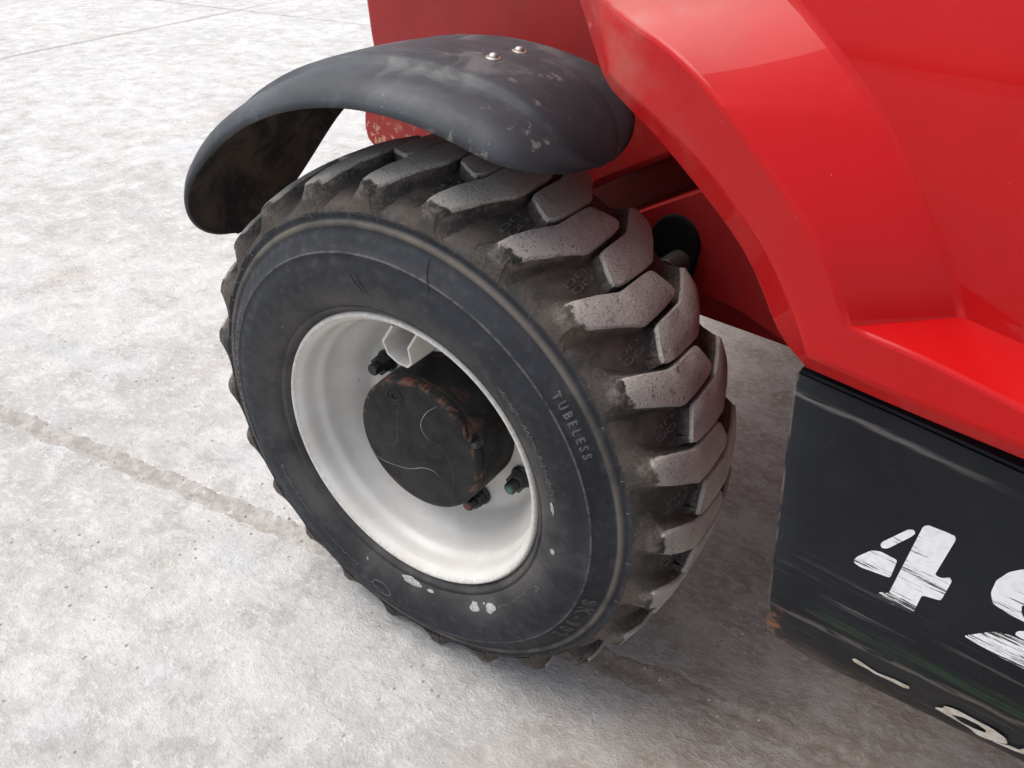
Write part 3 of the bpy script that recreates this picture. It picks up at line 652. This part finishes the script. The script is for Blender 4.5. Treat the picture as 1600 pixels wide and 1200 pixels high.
P3 = [(-0.0215, 0.0840, 1.0000), (0.2180, 0.0450, 0.6708), (0.2292, 0.0401, 0.6578), (0.2401, 0.0352, 0.6444), (0.2516, 0.0302, 0.6318), (0.2642, 0.0251, 0.6210), (0.2792, 0.0195, 0.6137), (0.2955, 0.0139, 0.6085), (0.3118, 0.0088, 0.6037), (0.3285, 0.0041, 0.5998), (0.3447, -0.0011, 0.5949), (0.3606, -0.0068, 0.5894), (0.3762, -0.0119, 0.5827), (0.3914, -0.0162, 0.5745), (0.4061, -0.0196, 0.5652), (0.4201, -0.0213, 0.5546), (0.4336, -0.0218, 0.5430), (0.4471, -0.0223, 0.5316), (0.4608, -0.0228, 0.5202), (0.4741, -0.0230, 0.5086), (0.4873, -0.0231, 0.4966), (0.4997, -0.0230, 0.4840), (0.5106, -0.0227, 0.4701), (0.5205, -0.0221, 0.4554), (0.5293, -0.0212, 0.4400), (0.5373, -0.0200, 0.4242)]
P4 = [(-0.0634, 0.1188, 1.0000), (0.3455, 0.0740, 0.6768), (0.3579, 0.0703, 0.6689), (0.3704, 0.0667, 0.6610), (0.3829, 0.0630, 0.6531), (0.3953, 0.0594, 0.6453), (0.4078, 0.0557, 0.6374), (0.4203, 0.0522, 0.6295), (0.4329, 0.0486, 0.6218), (0.4454, 0.0452, 0.6139), (0.4577, 0.0421, 0.6056), (0.4696, 0.0394, 0.5965), (0.4814, 0.0370, 0.5872), (0.4932, 0.0350, 0.5778), (0.5049, 0.0335, 0.5682), (0.5159, 0.0322, 0.5578), (0.5262, 0.0312, 0.5468), (0.5365, 0.0305, 0.5355), (0.5465, 0.0300, 0.5241), (0.5558, 0.0301, 0.5121), (0.5647, 0.0305, 0.4998), (0.5732, 0.0311, 0.4872), (0.5811, 0.0319, 0.4743), (0.5887, 0.0329, 0.4611), (0.5956, 0.0339, 0.4476), (0.6022, 0.0350, 0.4340)]
P5 = [(0.5483, 0.0444, 1.0000), (0.6510, 0.0300, 0.6956), (0.6557, 0.0282, 0.6844), (0.6605, 0.0264, 0.6732), (0.6652, 0.0246, 0.6619), (0.6699, 0.0229, 0.6507), (0.6747, 0.0212, 0.6394), (0.6794, 0.0196, 0.6282), (0.6842, 0.0182, 0.6169), (0.6889, 0.0168, 0.6056), (0.6936, 0.0157, 0.5943), (0.6984, 0.0149, 0.5830), (0.7031, 0.0141, 0.5716), (0.7078, 0.0136, 0.5602), (0.7126, 0.0131, 0.5489), (0.7173, 0.0127, 0.5375), (0.7220, 0.0124, 0.5261), (0.7267, 0.0122, 0.5147), (0.7314, 0.0121, 0.5034), (0.7361, 0.0120, 0.4920), (0.7408, 0.0119, 0.4806), (0.7455, 0.0119, 0.4692), (0.7503, 0.0119, 0.4578), (0.7550, 0.0120, 0.4464), (0.7597, 0.0120, 0.4350), (0.7644, 0.0120, 0.4237)]
LUP = [(0.5373, -0.0200, 0.4242), (0.5564, -0.0204, 0.4231), (0.5755, -0.0208, 0.4219), (0.5945, -0.0211, 0.4199), (0.6135, -0.0214, 0.4172), (0.6324, -0.0217, 0.4141), (0.6512, -0.0219, 0.4107), (0.6700, -0.0220, 0.4072), (0.6888, -0.0221, 0.4036), (0.7076, -0.0221, 0.3997), (0.7263, -0.0221, 0.3959), (0.7450, -0.0220, 0.3919), (0.7638, -0.0220, 0.3880), (0.7825, -0.0220, 0.3841), (1.8825, -0.0220, 0.3841)]
LTOP = [(0.5373, -0.0200, 0.4242), (0.5481, -0.0108, 0.4259), (0.5589, -0.0017, 0.4275), (0.5698, 0.0075, 0.4291), (0.5806, 0.0167, 0.4307), (0.5914, 0.0258, 0.4324), (0.6022, 0.0350, 0.4340), (0.6254, 0.0317, 0.4325), (0.6485, 0.0284, 0.4310), (0.6717, 0.0251, 0.4296), (0.6949, 0.0219, 0.4281), (0.7180, 0.0186, 0.4266), (0.7412, 0.0153, 0.4251), (0.7644, 0.0120, 0.4237), (1.8644, 0.0120, 0.4237)]
CREST = [(0.5141, -0.0200, 0.3890), (0.5351, -0.0205, 0.3877), (0.5560, -0.0210, 0.3864), (0.5769, -0.0214, 0.3851), (0.5979, -0.0219, 0.3840), (0.6188, -0.0225, 0.3830), (0.6398, -0.0231, 0.3821), (0.6607, -0.0237, 0.3813), (0.6817, -0.0242, 0.3803), (0.7026, -0.0246, 0.3793), (0.7236, -0.0249, 0.3783), (0.7445, -0.0253, 0.3772), (0.7655, -0.0256, 0.3762), (0.7864, -0.0260, 0.3752), (1.8864, -0.0260, 0.3752)]
LIP = [(0.5096, 0.0000, 0.3658), (0.5312, -0.0030, 0.3661), (0.5528, -0.0061, 0.3665), (0.5744, -0.0091, 0.3668), (0.5961, -0.0115, 0.3669), (0.6178, -0.0130, 0.3667), (0.6396, -0.0136, 0.3661), (0.6614, -0.0138, 0.3654), (0.6832, -0.0141, 0.3646), (0.7050, -0.0145, 0.3638), (0.7268, -0.0149, 0.3629), (0.7485, -0.0153, 0.3620), (0.7703, -0.0156, 0.3610), (0.7921, -0.0160, 0.3601), (1.8921, -0.0160, 0.3601)]
SRIM = [(0.4993, 0.0350, 0.3425), (0.5197, 0.0350, 0.3413), (0.5402, 0.0350, 0.3400), (0.5606, 0.0350, 0.3388), (0.5810, 0.0350, 0.3374), (0.6014, 0.0350, 0.3360), (0.6218, 0.0350, 0.3346), (0.6422, 0.0350, 0.3331), (0.6626, 0.0350, 0.3316), (0.6830, 0.0350, 0.3301), (0.7034, 0.0350, 0.3286), (0.7238, 0.0350, 0.3272), (0.7443, 0.0350, 0.3257), (0.7647, 0.0350, 0.3242), (0.7851, 0.0350, 0.3228), (0.8055, 0.0350, 0.3213)]
STOP = [(0.4986, 0.0180, 0.3384), (0.5193, 0.0180, 0.3369), (0.5401, 0.0180, 0.3354), (0.5609, 0.0180, 0.3339), (0.5817, 0.0180, 0.3323), (0.6024, 0.0180, 0.3305), (0.6231, 0.0180, 0.3286), (0.6439, 0.0180, 0.3266), (0.6646, 0.0180, 0.3246), (0.6854, 0.0180, 0.3227), (0.7061, 0.0180, 0.3210), (0.7269, 0.0180, 0.3193), (0.7476, 0.0180, 0.3176), (0.7684, 0.0180, 0.3160), (0.7892, 0.0180, 0.3143), (0.8099, 0.0180, 0.3126)]
SCREASE = [(0.5287, 0.0180, 0.0771), (0.5534, 0.0180, 0.0786), (0.5781, 0.0180, 0.0802), (0.6029, 0.0180, 0.0817), (0.6276, 0.0180, 0.0832), (0.6524, 0.0180, 0.0847), (0.6771, 0.0180, 0.0860), (0.7019, 0.0180, 0.0872), (0.7267, 0.0180, 0.0884), (0.7514, 0.0180, 0.0895), (0.7762, 0.0180, 0.0905), (0.8010, 0.0180, 0.0914), (0.8258, 0.0180, 0.0922), (0.8505, 0.0180, 0.0930), (0.8753, 0.0180, 0.0938), (0.9001, 0.0180, 0.0946)]
SBOT = [(0.5273, 0.0500, -0.0007), (0.5539, 0.0500, -0.0029), (0.5806, 0.0500, -0.0039), (0.6071, 0.0500, -0.0019), (0.6336, 0.0500, 0.0014), (0.6601, 0.0500, 0.0049), (0.6867, 0.0500, 0.0076), (0.7132, 0.0500, 0.0102), (0.7398, 0.0500, 0.0127), (0.7664, 0.0500, 0.0151), (0.7930, 0.0500, 0.0174), (0.8196, 0.0500, 0.0196), (0.8462, 0.0500, 0.0216), (0.8728, 0.0500, 0.0237), (0.8994, 0.0500, 0.0257), (0.9260, 0.0500, 0.0278)]
def blend(A, B, t): return [tuple(a[i]+(b[i]-a[i])*t for i in range(3)) for a, b in zip(A, B)]
bm = bmesh.new()
P1b = [(x-.004, y+.016, z-.006) for x, y, z in P1]; P0 = [(x-.02, .36, z+.02) for x, y, z in P1]
P6 = [(x+1.1, y, z) for x, y, z in P5]
loft(bm, [P0, P1b, P1, P2, P3, P4, P5, P6])
loft(bm, [LTOP, LUP, CREST, LIP, [(x, y+.03, z+.004) for x, y, z in LIP], [(x, y+.09, z+.004) for x, y, z in LIP]])
bmesh.ops.remove_doubles(bm, verts=bm.verts, dist=.0012); bmesh.ops.recalc_face_normals(bm, faces=bm.faces)
side = body('body_panel', bm, M['red']); auto_smooth(side, 12); bevel_mod(side, .0035, 3, 6)
side['label'] = 'glossy red faceted body panel around the wheel arch'
# body shell behind the panel: closes the machine
bm = bmesh.new()
prism(bm, [(.53, .10), (1.75, .10), (1.75, 1.02), (.02, 1.02), (.22, .66), (.36, .53), (.47, .40)], .075, 2.2)
o = body('body_shell', bm, M['dull']); bevel_mod(o, .01)
# front frame plate seen between mudguard and body
bm = bmesh.new()
prism(bm, [(-.446, .535), (-.4385, .460), (-.4350, .437), (-.4480, .395), (-.4640, .350), (-.4725, .315), (-.4745, .295), (-.4690, .272), (-.455, .262), (-.40, .262), (-.20, .270), (.00, .276), (.05, .312), (.10, .342), (.16, .377), (.30, .42), (.30, 1.02), (-.50, 1.02)], .38, .62)
prism(bm, [(-.44, .30), (.60, .30), (.60, 1.02), (-.44, 1.02)], .63, 2.1)
o = body('front_frame_plate', bm, M['dull']); bevel_mod(o, .012, 3)
bm = bmesh.new(); prism(bm, [(-.2, .08), (.9, .08), (.9, .52), (-.2, .45)], .52, .60); body('frame_web', bm, M['dull'])
bm = bmesh.new(); prism(bm, [(.02, .225), (.142, .302), (.222, .350), (.36, .43), (.52, .52), (.62, .40), (.62, .112), (.465, .146), (.400, .169), (.305, .199), (.262, .204), (.238, .206), (.10, .19)], .36, .52)
plate = body('lower_frame_plate', bm, M['dull']); bevel_mod(plate, .0012)
# pivot hole with its pin: a matt black disc paints the hole's dark depth
bm = bmesh.new(); prism(bm, [(.195+.040*math.cos(t)*(1.0 if math.sin(t) > 0 else .95), .262+(.048*math.sin(t) if math.sin(t) > 0 else .075*math.sin(t))) for t in (2*math.pi*i/28 for i in range(28))], .352, .362)
o = obj('pivot_hole_dark', bm, M['black'], plate); bevel_mod(o, .003)
bm = bmesh.new(); revolve(bm, [(0, -.05), (.016, -.05), (.018, -.046), (.018, .0), (.018, .02)], 24); o = obj('pivot_pin', bm, M['pin'], plate, True, (.208, .362, .245)); auto_smooth(o, 30)
for x, z in ((.285, .345), (.352, .298), (.37, .255)):
    bm = bmesh.new(); revolve(bm, [(0, -.0012), (.0045, -.0010), (.006, .001)], 12); obj('paint_chip', bm, M['old'], plate, True, (x, .3597, z))
# ---- sill
bm = bmesh.new()
rows = [[(x, y+.03, z-.002) for x, y, z in SRIM], SRIM, [(a[0]*.55+b[0]*.45, .0225, a[2]*.45+b[2]*.55+.004) for a, b in zip(SRIM, STOP)], STOP] + [blend(STOP, SCREASE, t) for t in (.04, .25, .5, .75, .97)] + [SCREASE, blend(SCREASE, SBOT, .06), blend(SCREASE, SBOT, .5), SBOT, [(x, y+.035, z-.002) for x, y, z in SBOT]]
rows = [list(r) + [(r[-1][0]+.9, r[-1][1], r[-1][2])] for r in rows]
loft(bm, rows); bmesh.ops.recalc_face_normals(bm, faces=bm.faces)
for f in bm.faces:
    if f.normal.y > .3: f.normal_flip()
sill = body('side_sill', bm, M['sill'], None, True); sill.data.set_sharp_from_angle(angle=R(40))
s2 = sill.modifiers.new('solid', 'SOLIDIFY'); s2.thickness = .006; s2.offset = -1
bevel_mod(sill, .0008, 2, 60)
sill['label'] = 'scraped black steel sill with white stencilled number'
# white stencilled digits (paint film on the steel) and what is left of older lettering on the lower fold
def round_poly(pts, r=.0022):
    out = []; n = len(pts)
    for i in range(n):
        p = Vector(pts[i]); a = Vector(pts[i-1]); b = Vector(pts[(i+1) % n]); la, lb = (a-p).length, (b-p).length
        k = min(r, la*.4, lb*.4); A = p+(a-p).normalized()*k; B = p+(b-p).normalized()*k
        for t in (0, .5, 1): out.append(tuple((1-t)**2*A + 2*t*(1-t)*p + t*t*B))
    return out
def film(name, pts, v, m, hole=None, r=.0022, tilt=None):
    bm = bmesh.new(); out = round_poly(pts, r)
    def V3(p, d): 
        yy = (tilt(p[0], p[1]) if tilt else v) - d
        return (p[0], yy, p[1])
    a = [bm.verts.new(V3(p, .0006)) for p in out]; b = [bm.verts.new(V3(p, -.0004)) for p in out]
    es = [bm.edges.new((a[i], a[(i+1) % len(a)])) for i in range(len(a))]
    for i in range(len(a)): bm.faces.new((a[i], b[i], b[(i+1) % len(a)], a[(i+1) % len(a)]))
    if hole:
        h = [bm.verts.new(V3(p, .0006)) for p in round_poly(hole, r)]; es += [bm.edges.new((h[i], h[(i+1) % len(h)])) for i in range(len(h))]
    bmesh.ops.triangle_fill(bm, use_beauty=True, use_dissolve=False, edges=es); bmesh.ops.recalc_face_normals(bm, faces=bm.faces)
    return obj(name, bm, m, sill)
D4 = [[(.6078, .2112), (.609, .2151), (.6239, .2393), (.6281, .2416), (.6303, .239), (.6283, .2337), (.6146, .2105), (.6102, .208)],
      [(.5917, .1784), (.5933, .1854), (.6027, .1999), (.6099, .2035), (.6253, .2025), (.6251, .1803), (.599, .1763)],
      [(.6336, .249), (.6367, .2525), (.6578, .2537), (.6596, .25), (.656, .2055), (.662, .2053), (.6671, .2104), (.6696, .2073), (.6682, .1822), (.6534, .1782), (.6528, .1560), (.6513, .1527), (.6223, .1517), (.6195, .1545), (.6219, .1592), (.6286, .1617)]]
D2 = [[(.6981, .2145), (.6977, .2284), (.7028, .2416), (.7095, .2494), (.7183, .2545), (.7330, .2565), (.7480, .2545), (.7600, .2480), (.7660, .2370), (.7660, .2260), (.7610, .2140), (.7500, .2030), (.7440, .2030), (.7460, .2180), (.7440, .2330), (.7370, .2350), (.7300, .2330), (.7262, .2200), (.7208, .216), (.7238, .2072), (.7300, .2010), (.7162, .2014), (.7027, .2046)],
      [(.6949, .1565), (.7121, .1758), (.7232, .1805), (.734, .1812), (.7437, .1845), (.7520, .1880), (.7560, .1780), (.7680, .1790), (.7690, .1540), (.7544, .1535), (.7222, .1535)],
      [(.7261, .1841), (.7273, .1889), (.7362, .1945), (.7440, .1960), (.7410, .1875), (.7334, .183)]]
for p in D4: film('number_stencil', p, .018, M['digit'])
for p in D2: film('number_stencil', p, .018, M['digit'])
fold = lambda u, z: .018 + .032*min(1, max(0, ((.077+.055*(u-.53)) - z)/.080)) - .0012
H1 = [(.6198, .0482), (.623, .0523), (.6308, .0504), (.6378, .0478), (.6455, .0459), (.6599, .0515), (.6747, .0533), (.6754, .0491), (.6703, .0456), (.6598, .0457), (.6432, .0425), (.6359, .0447), (.6298, .0437), (.6222, .0445)]
OO = [(.7009, .0374), (.707, .0447), (.7072, .0521), (.7171, .0571), (.7268, .0566), (.7487, .0568), (.7604, .0515), (.7638, .0435), (.7584, .0365), (.7468, .0288), (.7406, .0283), (.7341, .0335), (.7239, .035)]
OI = [(.7151, .0424), (.7242, .0498), (.7363, .0516), (.7445, .0483), (.7456, .0423), (.7358, .0382), (.7248, .0374)]
I1 = [(.7538, .0316), (.7664, .0404), (.7734, .042), (.7768, .0542), (.7862, .0527), (.7862, .044), (.7708, .0363)]
film('old_lettering', H1, 0, M['old'], None, .0012, fold); film('old_lettering', OO, 0, M['old'], OI, .0015, fold); film('old_lettering', I1, 0, M['old'], None, .0012, fold)
